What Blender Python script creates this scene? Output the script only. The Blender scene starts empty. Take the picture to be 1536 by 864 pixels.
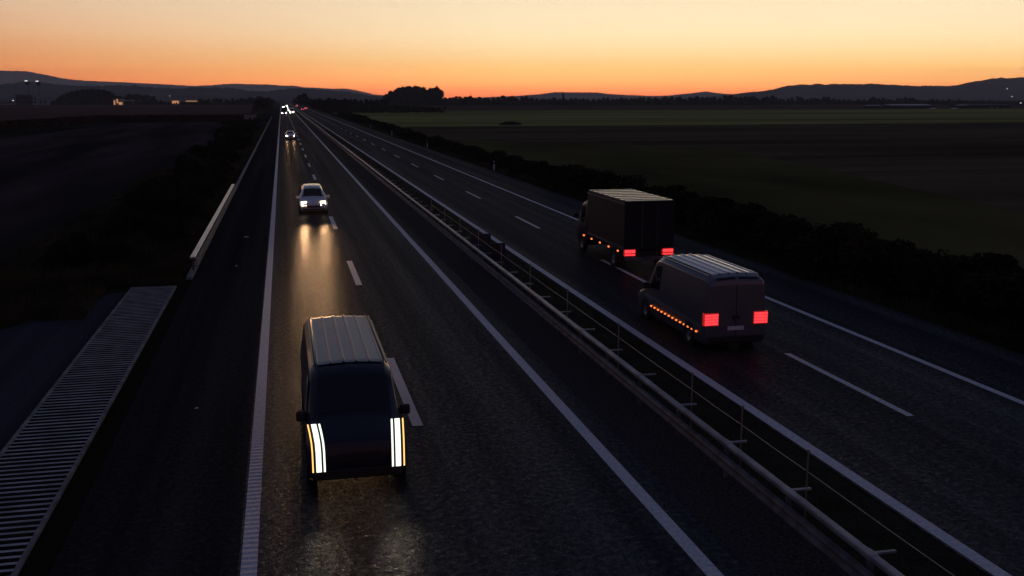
import bpy, bmesh, math, random
import numpy as np
from mathutils import Vector, Matrix
R = math.radians
S = bpy.context.scene
COL = S.collection

# ---------------------------------------------------------------- camera
FPX, VPX, VPY, CAMH = 1493.33, 422.0, 147.0, 7.5
pitch = math.atan((432 - VPY) / FPX)
dY = np.array([(VPX - 768) / FPX, (432 - VPY) / FPX, 1.0]); dY /= np.linalg.norm(dY)   # road axis in camera coords
dZ = np.array([0, math.cos(pitch), -math.sin(pitch)])
dX = np.cross(dZ, dY); dX = dX if dX[0] > 0 else -dX
cam = bpy.data.cameras.new('camera'); cam.lens = 35; cam.sensor_width = 36
cam.clip_start = 0.1; cam.clip_end = 40000
camo = bpy.data.objects.new('camera', cam); COL.objects.link(camo); S.camera = camo
camo.matrix_world = Matrix(((dX[0], dX[1], -dX[2], 0), (dY[0], dY[1], -dY[2], 0), (dZ[0], dZ[1], -dZ[2], CAMH), (0, 0, 0, 1)))

def ray(px, py):
    r = np.array([(px - 768) / FPX, (432 - py) / FPX, 1.0])
    return r @ dX, r @ dY, r @ dZ
def at(px, py, Y):                      # a place at a chosen distance down the road
    x, y, z = ray(px, py); t = Y / y
    return x * t, CAMH + z * t

# ---------------------------------------------------------------- world: after-sunset sky
def lin(r, g, b):
    f = lambda c: (c / 255 / 12.92) if c / 255 <= .04045 else ((c / 255 + .055) / 1.055) ** 2.4
    return (f(r), f(g), f(b), 1)
GLOW_AZ = R(27)
W = bpy.data.worlds.new('World'); S.world = W; W.use_nodes = True
nt = W.node_tree; nt.nodes.clear()
def N(t, typ, **kw):
    n = t.nodes.new(typ)
    for k, v in kw.items(): setattr(n, k, v)
    return n
def math_n(t, op, a, b=None, clamp=False):
    n = N(t, 'ShaderNodeMath', operation=op, use_clamp=clamp)
    for i, v in enumerate((a, b)):
        if v is None: continue
        if isinstance(v, (int, float)): n.inputs[i].default_value = v
        else: t.links.new(v, n.inputs[i])
    return n.outputs[0]
def ramp(t, fac, stops, interp='LINEAR'):
    n = N(t, 'ShaderNodeValToRGB'); cr = n.color_ramp; cr.interpolation = interp
    while len(cr.elements) < len(stops): cr.elements.new(.5)
    for e, (p, c) in zip(cr.elements, stops): e.position = p; e.color = c
    t.links.new(fac, n.inputs[0]); return n.outputs[0]
tc = N(nt, 'ShaderNodeTexCoord')
sep = N(nt, 'ShaderNodeSeparateXYZ'); nt.links.new(tc.outputs['Generated'], sep.inputs[0])
zc = math_n(nt, 'MAXIMUM', sep.outputs[2], 0.0)
fac = math_n(nt, 'POWER', zc, 0.5)
E_ = lambda deg: math.sqrt(math.sin(R(deg)))
def sc(c, k): return (c[0] * k, c[1] * k, c[2] * k, 1)
HAZE_D, BOX_FAR, BOX_TOP = 1.1e-4, 15000.0, 430.0
def above_haze(deg, c, inner=.05):      # radiance the sky needs above the haze layer for the colour c to reach the road
    path = min(BOX_FAR * 1.04, (BOX_TOP - 7.5) / max(math.sin(R(deg)), 1e-4)); T = math.exp(-HAZE_D * path)
    return tuple(max((v - inner * (1 - T)) / T, .004) for v in c[:3]) + (1,)
SEEN = [(0, (240, 126, 84)), (.35, (247, 144, 92)), (.84, (253, 174, 105)), (1.6, (252, 196, 122)), (2.4, (253, 214, 153)), (3.3, (254, 227, 178)), (4.5, (251, 228, 188)), (5.7, (245, 224, 190)),
        (7.5, (196, 188, 172)), (11, (96, 104, 118)), (22, (60, 70, 94)), (45, (48, 56, 82)), (90, (42, 49, 74))]
def seen(deg): return tuple(float(np.interp(deg, [p for p, c in SEEN], [lin(*c)[i] for p, c in SEEN])) for i in range(3))
degs = sorted([0, .15, .35, .6, .85, 1.1, 1.35, 1.58, 1.63, 1.8, 2.0, 2.25, 2.5, 2.8, 3.1, 3.5, 4.0, 4.5, 5.1, 5.7, 6.4, 7.2, 8.2, 9.5, 11, 14, 22, 32, 45, 65, 90])
warm = ramp(nt, fac, [(E_(d), above_haze(d, [v * 1.03 for v in seen(d)])) for d in degs])
cool = ramp(nt, fac, [(0, lin(92, 60, 62)), (E_(2), lin(88, 66, 74)), (E_(6), lin(72, 74, 96)), (E_(14), lin(58, 70, 98)), (E_(40), lin(48, 57, 84)), (1, lin(42, 49, 74))])
# horizontal angle to the glow
gx, gy = math.sin(GLOW_AZ), math.cos(GLOW_AZ)
hl = math_n(nt, 'SQRT', math_n(nt, 'ADD', math_n(nt, 'ADD', math_n(nt, 'MULTIPLY', sep.outputs[0], sep.outputs[0]), math_n(nt, 'MULTIPLY', sep.outputs[1], sep.outputs[1])), 1e-6))
dt = math_n(nt, 'DIVIDE', math_n(nt, 'ADD', math_n(nt, 'MULTIPLY', sep.outputs[0], gx), math_n(nt, 'MULTIPLY', sep.outputs[1], gy)), hl)
az = ramp(nt, math_n(nt, 'ADD', math_n(nt, 'MULTIPLY', dt, .5), .5), [(0, (0, 0, 0, 1)), (.5, (0, 0, 0, 1)), (.75, (.14, .14, .14, 1)), (.83, (.45, .45, .45, 1)), (.885, (.73, .73, .73, 1)), (.9455, (.86, .86, .86, 1)), (.983, (.97, .97, .97, 1)), (1, (1, 1, 1, 1))])
t01 = math_n(nt, 'ADD', math_n(nt, 'MULTIPLY', dt, .5), .5)          # away from the glow the low sky reddens
tint = ramp(nt, t01, [(.8, (.97, .56, .44, 1)), (.885, (.98, .64, .52, 1)), (.9455, (1, .84, .78, 1)), (.985, (1, 1, 1, 1))])
lowf = ramp(nt, fac, [(0, (1, 1, 1, 1)), (E_(2.6), (1, 1, 1, 1)), (E_(5.8), (.3, .3, .3, 1)), (E_(12), (0, 0, 0, 1))])
mt = N(nt, 'ShaderNodeMix', data_type='RGBA', blend_type='MULTIPLY'); nt.links.new(lowf, mt.inputs[0]); nt.links.new(warm, mt.inputs[6]); nt.links.new(tint, mt.inputs[7])
mx = N(nt, 'ShaderNodeMix', data_type='RGBA'); nt.links.new(az, mx.inputs[0]); nt.links.new(cool, mx.inputs[6]); nt.links.new(mt.outputs[2], mx.inputs[7])
bg = N(nt, 'ShaderNodeBackground'); nt.links.new(mx.outputs[2], bg.inputs[0]); bg.inputs[1].default_value = 1.0
sky = N(nt, 'ShaderNodeTexSky', sky_type='NISHITA'); sky.sun_disc = False; sky.sun_elevation = R(0.3); sky.sun_rotation = GLOW_AZ
bg2 = N(nt, 'ShaderNodeBackground'); nt.links.new(sky.outputs[0], bg2.inputs[0]); bg2.inputs[1].default_value = 0.004
ad = N(nt, 'ShaderNodeAddShader'); nt.links.new(bg.outputs[0], ad.inputs[0]); nt.links.new(bg2.outputs[0], ad.inputs[1])
wo = N(nt, 'ShaderNodeOutputWorld'); nt.links.new(ad.outputs[0], wo.inputs[0])

sl = bpy.data.lights.new('glow_lamp', 'SUN'); sl.energy = 0.015; sl.angle = R(12); sl.color = (1, .62, .36)  # weak warm lamp added for sheen after sundown
so = bpy.data.objects.new('glow_lamp', sl); COL.objects.link(so)
el = R(2); sv = Vector((math.sin(GLOW_AZ) * math.cos(el), math.cos(GLOW_AZ) * math.cos(el), math.sin(el)))
so.rotation_euler = sv.to_track_quat('Z', 'Y').to_euler()

S.view_settings.view_transform = 'Standard'; S.view_settings.look = 'None'
S.view_settings.exposure = 0; S.view_settings.gamma = 1
S.render.engine = 'CYCLES'
S.cycles.use_denoising = True; S.cycles.max_bounces = 5; S.cycles.volume_bounces = 1
S.cycles.sample_clamp_indirect = 4; S.cycles.caustics_reflective = False; S.cycles.caustics_refractive = False

# ---------------------------------------------------------------- materials
def mat(name, col=(.5, .5, .5), rough=.6, metal=0., spec=.5, emit=None, es=0., coat=0.):
    m = bpy.data.materials.new(name); m.use_nodes = True
    b = m.node_tree.nodes['Principled BSDF']
    b.inputs['Base Color'].default_value = (*col[:3], 1); b.inputs['Roughness'].default_value = rough
    b.inputs['Metallic'].default_value = metal; b.inputs['Specular IOR Level'].default_value = spec
    b.inputs['Coat Weight'].default_value = coat; b.inputs['Coat Roughness'].default_value = .05
    if emit: b.inputs['Emission Color'].default_value = (*emit[:3], 1); b.inputs['Emission Strength'].default_value = es
    return m
def noisy(m, c1, c2, scale, detail=4, stretch=(1, 1, 1), bump=0., bscale=None, bdist=.01, p0=.35, p1=.65, rough=None):
    t = m.node_tree; b = t.nodes['Principled BSDF']
    g = N(t, 'ShaderNodeNewGeometry'); mp = N(t, 'ShaderNodeMapping'); mp.inputs['Scale'].default_value = stretch
    t.links.new(g.outputs['Position'], mp.inputs[0])
    n = N(t, 'ShaderNodeTexNoise'); n.inputs['Scale'].default_value = scale; n.inputs['Detail'].default_value = detail
    t.links.new(mp.outputs[0], n.inputs['Vector'])
    o = ramp(t, n.outputs[0], [(p0, (*c1, 1)), (p1, (*c2, 1))]); t.links.new(o, b.inputs['Base Color'])
    if bump:
        n2 = N(t, 'ShaderNodeTexNoise'); n2.inputs['Scale'].default_value = bscale or scale * 4; n2.inputs['Detail'].default_value = 3
        t.links.new(g.outputs['Position'], n2.inputs['Vector'])
        bp = N(t, 'ShaderNodeBump'); bp.inputs['Strength'].default_value = bump; bp.inputs['Distance'].default_value = bdist
        t.links.new(n2.outputs[0], bp.inputs['Height']); t.links.new(bp.outputs[0], b.inputs['Normal'])
        if rough:
            rr = ramp(t, n.outputs[0], [(.3, (rough[0],) * 3 + (1,)), (.7, (rough[1],) * 3 + (1,))]); t.links.new(rr, b.inputs['Roughness'])
    return m
def asphalt(name, k, gloss, rough, tint=(1, 1, 1)):
    """dark stone mastic: rough diffuse binder with a faint sheen from the chippings, streaked along the wheel tracks"""
    m = bpy.data.materials.new(name); m.use_nodes = True; t = m.node_tree; t.nodes.clear()
    g = N(t, 'ShaderNodeNewGeometry'); mp = N(t, 'ShaderNodeMapping'); mp.inputs['Scale'].default_value = (1.1, .012, 1)
    t.links.new(g.outputs['Position'], mp.inputs[0])
    def noise(vec, scale, detail, rg=.5):
        n = N(t, 'ShaderNodeTexNoise'); n.inputs['Scale'].default_value = scale; n.inputs['Detail'].default_value = detail; n.inputs['Roughness'].default_value = rg
        t.links.new(vec, n.inputs['Vector']); return n.outputs[0]
    P = g.outputs['Position']; tracks = noise(mp.outputs[0], 1, 5)
    f = math_n(t, 'ADD', math_n(t, 'MULTIPLY', tracks, .5), math_n(t, 'MULTIPLY', noise(P, 22, 3), .5))
    col = ramp(t, f, [(.36, (.02 * k * tint[0], .02 * k * tint[1], .021 * k * tint[2], 1)), (.66, (.066 * k * tint[0], .064 * k * tint[1], .062 * k * tint[2], 1))])
    v = N(t, 'ShaderNodeTexVoronoi'); v.inputs['Scale'].default_value = 34; t.links.new(P, v.inputs['Vector'])
    bp = N(t, 'ShaderNodeBump'); bp.inputs['Strength'].default_value = .8; bp.inputs['Distance'].default_value = .006
    t.links.new(math_n(t, 'ADD', v.outputs[0], math_n(t, 'MULTIPLY', noise(P, 8, 5), 2.2)), bp.inputs['Height'])
    sx = N(t, 'ShaderNodeSeparateXYZ'); t.links.new(v.outputs['Color'], sx.inputs[0])
    rr = ramp(t, sx.outputs[0], [(0, (rough + .1,) * 3 + (1,)), (.84, (rough,) * 3 + (1,)), (.95, (.24,) * 3 + (1,))])
    w = math_n(t, 'ADD', math_n(t, 'MULTIPLY', noise(P, 7, 6, .82), .75), math_n(t, 'MULTIPLY', tracks, .25))
    sp = ramp(t, w, [(.38, (gloss * .2,) * 3 + (1,)), (.5, (gloss * .8,) * 3 + (1,)), (.63, (gloss * 2.6,) * 3 + (1,))])
    d = N(t, 'ShaderNodeBsdfDiffuse'); t.links.new(col, d.inputs['Color']); t.links.new(bp.outputs[0], d.inputs['Normal'])
    gl_ = N(t, 'ShaderNodeBsdfGlossy'); t.links.new(rr, gl_.inputs['Roughness']); t.links.new(bp.outputs[0], gl_.inputs['Normal']); gl_.inputs['Color'].default_value = (1, 1, 1, 1)
    mxs = N(t, 'ShaderNodeMixShader'); t.links.new(sp, mxs.inputs[0]); t.links.new(d.outputs[0], mxs.inputs[1]); t.links.new(gl_.outputs[0], mxs.inputs[2])
    o = N(t, 'ShaderNodeOutputMaterial'); t.links.new(mxs.outputs[0], o.inputs[0])
    return m
M = {}
M['asph_l'] = asphalt('asphalt dark', .6, .042, .31, (.92, .98, 1.14))
M['asph_r'] = asphalt('asphalt worn', .62, .046, .42, (1.04, 1, 1.0))
M['asph_s'] = asphalt('asphalt shoulder', .5, .012, .55)
M['asph_b'] = asphalt('asphalt bay', 1.0, .012, .55, (.88, .96, 1.25))
M['gravel'] = noisy(mat('gravel', rough=.9, spec=.01), (.03, .028, .027), (.085, .078, .072), 16, 6, bump=.6, bscale=30)
M['soil'] = noisy(mat('median soil', rough=.95, spec=.1), (.012, .013, .008), (.03, .03, .018), 1.5, 6, bump=.7, bscale=9, bdist=.05)
def paint_mat():
    m = noisy(mat('road paint', (.62, .62, .63), .6, spec=.3), (.6, .6, .6), (.84, .84, .84), 14, 5)
    t = m.node_tree; g = N(t, 'ShaderNodeNewGeometry'); w = N(t, 'ShaderNodeTexWave', wave_type='BANDS', bands_direction='Y')
    w.inputs['Scale'].default_value = 1.6; t.links.new(g.outputs['Position'], w.inputs['Vector'])
    bp = N(t, 'ShaderNodeBump'); bp.inputs['Strength'].default_value = .5; bp.inputs['Distance'].default_value = .012
    t.links.new(w.outputs[1], bp.inputs['Height']); t.links.new(bp.outputs[0], t.nodes['Principled BSDF'].inputs['Normal'])
    return m
M['paint'] = paint_mat()
M['concrete'] = noisy(mat('concrete', rough=.8, spec=.2), (.2, .2, .2), (.36, .35, .34), 2.5, 6, bump=.3, bscale=40)
M['groove'] = noisy(mat('drain concrete', rough=.75, spec=.25), (.3, .3, .3), (.56, .56, .56), 1.6, 8, bump=.3, bscale=40)
M['painted_shade'] = noisy(mat('silt in grooves', rough=.95, spec=.0), (.02, .019, .017), (.06, .055, .05), 3, 6)  # dark colour that deepens the shade between the ribs
M['kerb'] = noisy(mat('kerb stone', rough=.8, spec=.2), (.16, .15, .14), (.34, .33, .31), 2, 5)
M['steel'] = noisy(mat('galvanised steel', rough=.4, metal=.45, spec=.35), (.19, .205, .235), (.36, .385, .43), 2.2, 7)
M['steel_b'] = noisy(mat('bright steel', rough=.34, metal=.85), (.55, .55, .56), (.75, .75, .75), 3, 5)
M['steel_d'] = noisy(mat('weathered steel', rough=.65, metal=.1, spec=.12), (.07, .075, .085), (.15, .16, .18), 3, 7)
M['wire'] = mat('wire', (.3, .29, .27), .5, .7)
M['ground'] = noisy(mat('ground soil', rough=.95, spec=.0), (.016, .017, .009), (.05, .043, .03), .012, 8, bump=.5, bscale=1.5, bdist=.08)
def field(name, c1, c2, st=(.02, .25, 1), sc_=1.0):
    return noisy(mat(name, rough=.95, spec=.0), c1, c2, sc_, 7, stretch=st, bump=.5, bscale=2.5, bdist=.08)
M['f_green'] = field('field green', (.17, .168, .045), (.42, .385, .12), (.004, .05, 1))
M['f_brown'] = field('field brown', (.075, .059, .032), (.15, .118, .064), (.012, .1, 1))
M['f_olive'] = field('field olive', (.06, .056, .022), (.135, .12, .046), (.05, .02, 1))
M['f_rust'] = field('field rust', (.08, .042, .03), (.17, .095, .066), (.003, .03, 1))
M['f_plough'] = field('field ploughed', (.03, .022, .02), (.09, .068, .06), (.12, .015, 1))
M['maize'] = noisy(mat('maize', rough=.9, spec=.0), (.035, .024, .014), (.1, .055, .034), .15, 6, bump=.8, bscale=2, bdist=.2)
M['leaf'] = noisy(mat('leaf', rough=.8, spec=.03), (.009, .011, .005), (.034, .036, .016), .8, 3)
M['leaf2'] = noisy(mat('leaf olive', rough=.8, spec=.03), (.012, .012, .006), (.042, .038, .017), .8, 3)
M['bark'] = mat('bark', (.05, .04, .03), .9)
M['grass'] = noisy(mat('verge grass', rough=.85, spec=.02), (.025, .026, .011), (.1, .082, .04), .5, 4)
M['forest'] = noisy(mat('wooded hill', rough=.95, spec=.0), (.06, .062, .052), (.12, .115, .095), .004, 8)
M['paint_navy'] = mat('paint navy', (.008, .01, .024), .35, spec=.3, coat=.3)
M['paint_silver'] = mat('paint silver', (.78, .76, .73), .26, .6, coat=.7)
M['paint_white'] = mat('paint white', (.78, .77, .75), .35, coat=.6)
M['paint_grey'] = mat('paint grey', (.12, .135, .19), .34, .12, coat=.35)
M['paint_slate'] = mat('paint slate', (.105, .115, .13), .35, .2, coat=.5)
M['paint_dark'] = mat('paint black', (.014, .015, .018), .3, coat=.6)
M['tarp'] = mat('tarp dark blue', (.007, .009, .018), .6, spec=.25)
M['glass'] = mat('car glass', (.006, .007, .008), .06, spec=.6)
M['rubber'] = mat('rubber', (.012, .012, .012), .8)
M['rim'] = mat('rim', (.3, .3, .31), .35, .8)
M['trim'] = mat('black plastic', (.012, .012, .013), .6)
M['head'] = mat('headlamp lit', (.8, .8, .8), .2, emit=(1, .88, .66), es=45)
M['head_near'] = mat('headlamp lit near', (.8, .8, .8), .2, emit=(.93, 1, .84), es=1.5)
M['head_warm'] = mat('headlamp halogen', (.8, .8, .8), .2, emit=(1, .8, .5), es=8)
M['head_far'] = mat('headlamp lit far', (.8, .8, .8), .2, emit=(1, .95, .86), es=70)
M['amber'] = mat('amber lamp', (.8, .4, .1), .3, emit=(1, .5, .14), es=1.9)
M['amber_s'] = mat('amber marker lamp', (.8, .3, .1), .3, emit=(1, .2, .04), es=1.8)
M['red'] = mat('red lamp', (.5, .02, .02), .3, emit=(1, .045, .055), es=1.5)
M['red_d'] = mat('red lens', (.25, .01, .01), .3, emit=(1, .03, .03), es=.35)
M['red_far'] = mat('red lamp far', (.5, .02, .02), .3, emit=(1, .1, .12), es=11)
M['wallp'] = noisy(mat('plaster wall', rough=.85), (.3, .28, .26), (.42, .4, .37), .3, 4)
M['walld'] = noisy(mat('dark cladding', rough=.85), (.03, .03, .033), (.06, .06, .065), .3, 4)
M['roofd'] = mat('dark roof', (.05, .045, .045), .7)
M['roofp'] = mat('pale metal roof', (.4, .4, .41), .45, .3)
M['winlit'] = mat('lit window', (.8, .6, .4), .4, emit=(1, .42, .16), es=.55)
M['lampw'] = mat('lamp white', (.9, .9, .9), .4, emit=(1, .93, .85), es=1.2)
M['white'] = mat('white plastic', (.75, .75, .75), .5)

# ---------------------------------------------------------------- mesh helpers
class MB:
    def __init__(s): s.v = []; s.f = []
    def add(s, vs, fs):
        o = len(s.v); s.v += [tuple(map(float, p)) for p in vs]; s.f += [tuple(i + o for i in f) for f in fs]; return s
    def box(s, x0, x1, y0, y1, z0, z1):
        v = [(x, y, z) for z in (z0, z1) for y in (y0, y1) for x in (x0, x1)]
        return s.add(v, [(0, 2, 3, 1), (4, 5, 7, 6), (0, 1, 5, 4), (2, 6, 7, 3), (0, 4, 6, 2), (1, 3, 7, 5)])
    def tube(s, p, q, r0, r1=None, n=8, caps=True):
        p, q = Vector(p), Vector(q); r1 = r0 if r1 is None else r1
        a = (q - p).normalized(); u = a.orthogonal().normalized(); w = a.cross(u)
        vs = [c + (u * math.cos(k * 2 * math.pi / n) + w * math.sin(k * 2 * math.pi / n)) * r for c, r in ((p, r0), (q, r1)) for k in range(n)]
        fs = [(k, (k + 1) % n, n + (k + 1) % n, n + k) for k in range(n)]
        if caps: fs += [tuple(range(n - 1, -1, -1)), tuple(range(n, 2 * n))]
        return s.add(vs, fs)
    def extrude(s, prof, y0, y1, closed=True):          # profile in (x,z) run along y
        n = len(prof); vs = [(x, y, z) for y in (y0, y1) for x, z in prof]
        fs = [(k, (k + 1) % n, n + (k + 1) % n, n + k) for k in range(n if closed else n - 1)]
        if closed: fs += [tuple(range(n - 1, -1, -1)), tuple(range(n, 2 * n))]
        return s.add(vs, fs)
    def lathe_x(s, prof, c, n=20):                      # profile in (x, r) about the x axis through c
        m = len(prof); vs = [(c[0] + x, c[1] + r * math.cos(k * 2 * math.pi / n), c[2] + r * math.sin(k * 2 * math.pi / n)) for k in range(n) for x, r in prof]
        return s.add(vs, [(k * m + j, k * m + j + 1, ((k + 1) % n) * m + j + 1, ((k + 1) % n) * m + j) for k in range(n) for j in range(m - 1)])
    def build(s, name, m, parent=None, smooth=False, bevel=0):
        me = bpy.data.meshes.new(name); me.from_pydata(s.v, [], s.f); me.update()
        return link(name, me, m, parent, smooth, bevel)
def link(name, me, m, parent=None, smooth=False, bevel=0):
    if m: me.materials.append(M[m] if isinstance(m, str) else m)
    bm = bmesh.new(); bm.from_mesh(me); bmesh.ops.recalc_face_normals(bm, faces=bm.faces); bm.to_mesh(me); bm.free()
    if smooth: me.shade_smooth(); me.set_sharp_from_angle(angle=R(38))
    o = bpy.data.objects.new(name, me); COL.objects.link(o)
    if parent: o.parent = parent
    if bevel:
        b = o.modifiers.new('bevel', 'BEVEL'); b.width = bevel; b.segments = 2; b.limit_method = 'ANGLE'; b.angle_limit = R(35)
    return o
def rawmesh(name, v, f, m, parent=None):
    """quads from numpy arrays"""
    me = bpy.data.meshes.new(name); v = np.asarray(v, np.float32); f = np.asarray(f, np.int32)
    me.vertices.add(len(v)); me.vertices.foreach_set('co', v.ravel())
    k = f.shape[1]; me.loops.add(f.size); me.loops.foreach_set('vertex_index', f.ravel())
    me.polygons.add(len(f)); me.polygons.foreach_set('loop_start', np.arange(0, f.size, k, dtype=np.int32))
    me.update(calc_edges=True); me.materials.append(M[m])
    o = bpy.data.objects.new(name, me); COL.objects.link(o)
    if parent: o.parent = parent
    return o
def tag(o, label=None, cat=None, group=None, kind=None):
    if label: o['label'] = label
    if cat: o['category'] = cat
    if group: o['group'] = group
    if kind: o['kind'] = kind
    return o
def struct(o, label=None, cat=None): return tag(o, label, cat, None, 'structure')
def thing(name, label, cat, loc=(0, 0, 0), rz=0, group=None):
    o = bpy.data.objects.new(name, None); COL.objects.link(o); o.location = loc; o.rotation_euler = (0, 0, rz); o.empty_display_size = .3
    return tag(o, label, cat, group)
def dup(o, loc=None, rz=None, scale=None, label=None, group=None, parent=None):
    c = o.copy(); COL.objects.link(c)
    if parent: c.parent = parent
    if loc is not None: c.location = loc
    if rz is not None: c.rotation_euler = (0, 0, rz)
    if scale is not None: c.scale = scale if hasattr(scale, '__len__') else (scale,) * 3
    if label: c['label'] = label
    if group: c['group'] = group
    for ch in list(o.children): dup(ch, parent=c)
    return c
def sheet(name, x0, x1, y0, y1, z, m, parent=None, cuts=()):
    ys = [y0, *cuts, y1]; vs = [(x, y, z) for y in ys for x in (x0, x1)]
    return MB().add(vs, [(2 * i, 2 * i + 1, 2 * i + 3, 2 * i + 2) for i in range(len(ys) - 1)]).build(name, m, parent)
def poly(name, pts, z, m):
    return MB().add([(x, y, z) for x, y in pts], [tuple(range(len(pts)))]).build(name, m)

# ---------------------------------------------------------------- ground, fields, road
GZ = -.6
def gz(x, y):
    w = 45 if y < 46 else 7.5
    if x < 0:
        a = -w
        return -.02 if x >= a else max(GZ, -.02 - (a - x) * .1)
    return -.02 if x <= 21.6 else max(GZ, -.02 - (x - 21.6) * .12)
xs = [-9000, -4000, -1000, -200, -60, -52, -45, -20, -13.5, -11, -9, -7.5, -4, 7, 10.8, 21.6, 23, 24.5, 26.5, 40, 200, 1000, 4000, 9000]
ys = [-60, -20, 0, 20, 45, 48, 60, 100, 200, 400, 800, 1600, 3200, 6400, 13000]
b = MB().add([(x, y, gz(x, y)) for y in ys for x in xs], [(j * len(xs) + i, j * len(xs) + i + 1, (j + 1) * len(xs) + i + 1, (j + 1) * len(xs) + i) for j in range(len(ys) - 1) for i in range(len(xs) - 1)])
struct(b.build('ground', 'ground'), 'flat dark farmland either side of the motorway', 'ground')

def fld(name, pts, m, z, lab): return struct(poly(name, pts, z, m), lab, 'field')
fld('meadow', [(27.5, 286), (600, 296), (600, 690), (27.5, 640)], 'f_green', GZ + .05, 'pale green strip of meadow across the right hand plain')
fld('field', [(70, 150), (51, 60), (46, 20), (600, 20), (600, 294), (27.5, 284.5), (30, 200)], 'f_brown', GZ + .05, 'bare brown field right of the motorway')
fld('field', [(27.3, 20), (46, 20), (51, 60), (70, 150), (30, 200), (27.5, 284)], 'f_olive', GZ + .1, 'olive stubble field beside the right hand hedge')
fld('field', [(27.5, 646), (600, 696), (900, 1050), (27.5, 1050)], 'f_rust', GZ + .05, 'dark reddish field beyond the green meadow')
fld('field', [(-12, 48), (-12, 351), (-49, 359), (-55, 216), (-52, 48)], 'f_plough', GZ + .05, 'ploughed dark field beside the left verge')
fld('field', [(-53, 20), (-57, 216), (-400, 230), (-400, 20)], 'f_plough', GZ + .05, 'dark field at the left edge')

def rd(name, x0, x1, m, lab): return struct(sheet(name, x0, x1, -30, 3000, .004, m), lab, 'road')
road_l = rd('carriageway', -1.0, 7.07, 'asph_l', 'near dark carriageway with oncoming traffic')
road_r = rd('carriageway', 10.72, 21.2, 'asph_r', 'far carriageway with traffic driving away')
sh = struct(sheet('hard_shoulder', -3.95, -1.0, -30, 3000, .0035, 'asph_s'), 'dark hard shoulder along the left edge', 'road')
struct(sheet('median_gravel', 7.07, 8.75, -30, 2000, -.008, 'gravel'), 'gravel strip under the median guard rail', 'median')
struct(sheet('median_soil', 8.75, 10.72, -30, 2000, -.010, 'soil'), 'dark planted strip in the median', 'median')
def line(name, x, w, parent, y0=-10, y1=1600): 
    return sheet(name, x - w / 2, x + w / 2, y0, y1, .008, 'paint', parent)
line('edge_line', -.83, .26, road_l); line('edge_line', 6.44, .27, road_l)
line('edge_line', 10.92, .28, road_r); line('edge_line', 17.78, .22, road_r)
for i in range(-1, 38): line('lane_dash', 2.78, .25, road_l, 22.1 + 18.2 * i, 28.4 + 18.2 * i)
for i in range(-1, 36): line('lane_dash', 14.41, .19, road_r, 20.2 + 17.95 * i, 26.3 + 17.95 * i)
# emergency bay on the left: grooved concrete channel and paved area
struct(poly('lay_by', [(-6.2, -20), (-6.2, 41), (-6.9, 40.6), (-9.2, 35), (-22, 30), (-40, 22), (-40, -20)], -.004, 'asph_b'), 'dark paved lay-by beside the grooved channel', 'pavement')
g = MB(); y = 2.0
prof = [(0, 0)]
n = 0
vs = []; fs = []
yy = 4.0
while yy < 41.4:
    for (dy, dz) in ((0, -.06), (.012, .035), (.1, .035), (.112, -.06)):
        vs += [(-6.1, yy + dy, .002 + dz), (-4.52, yy + dy, .002 + dz)]
    yy += .25
fs = [(2 * i, 2 * i + 1, 2 * i + 3, 2 * i + 2) for i in range(len(vs) // 2 - 1)]
gs = thing('drainage_channel', 'grey grooved concrete channel beside the left hard shoulder', 'channel', (0, 0, 0))
sl_ = MB().add(vs, fs).build('grooved_slab', 'groove', gs); sl_.data.materials.append(M['painted_shade'])
for p_ in sl_.data.polygons:
    if p_.center.z < .02: p_.material_index = 1  # groove faces take the dark shade colour
MB().box(-6.19, -6.102, 2, 41.5, -.05, .045).box(-4.518, -4.44, 2, 41.5, -.05, .045).box(-6.19, -4.44, 41.502, 41.62, -.05, .045).build('edging', 'kerb', gs)
# low kerb along the shoulder, laid in lengths
kb = MB(); y = 43.2
while y < 420:
    ln = 6 if y < 90 else 14
    kb.box(-4.22, -3.98, y, y + ln - .18, -.05, .11); y += ln
struct(kb.build('kerb', 'kerb', bevel=.02), 'low pale kerb along the left shoulder', 'kerb')

# ---------------------------------------------------------------- air
haze = MB().box(-13800, 13800, -2400, BOX_FAR, -1.7, BOX_TOP).build('haze', None)
haze.rotation_euler = (0, 0, -R(13))
hm = bpy.data.materials.new('haze'); hm.use_nodes = True; t = hm.node_tree; t.nodes.clear()
pv = N(t, 'ShaderNodeVolumePrincipled'); pv.inputs['Color'].default_value = (.93, .96, 1, 1); pv.inputs['Density'].default_value = HAZE_D; pv.inputs['Anisotropy'].default_value = .15
ho = N(t, 'ShaderNodeOutputMaterial'); t.links.new(pv.outputs[0], ho.inputs['Volume']); haze.data.materials.append(hm)
tag(haze, 'thin evening haze over the plain', 'haze', None, 'stuff')

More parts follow.
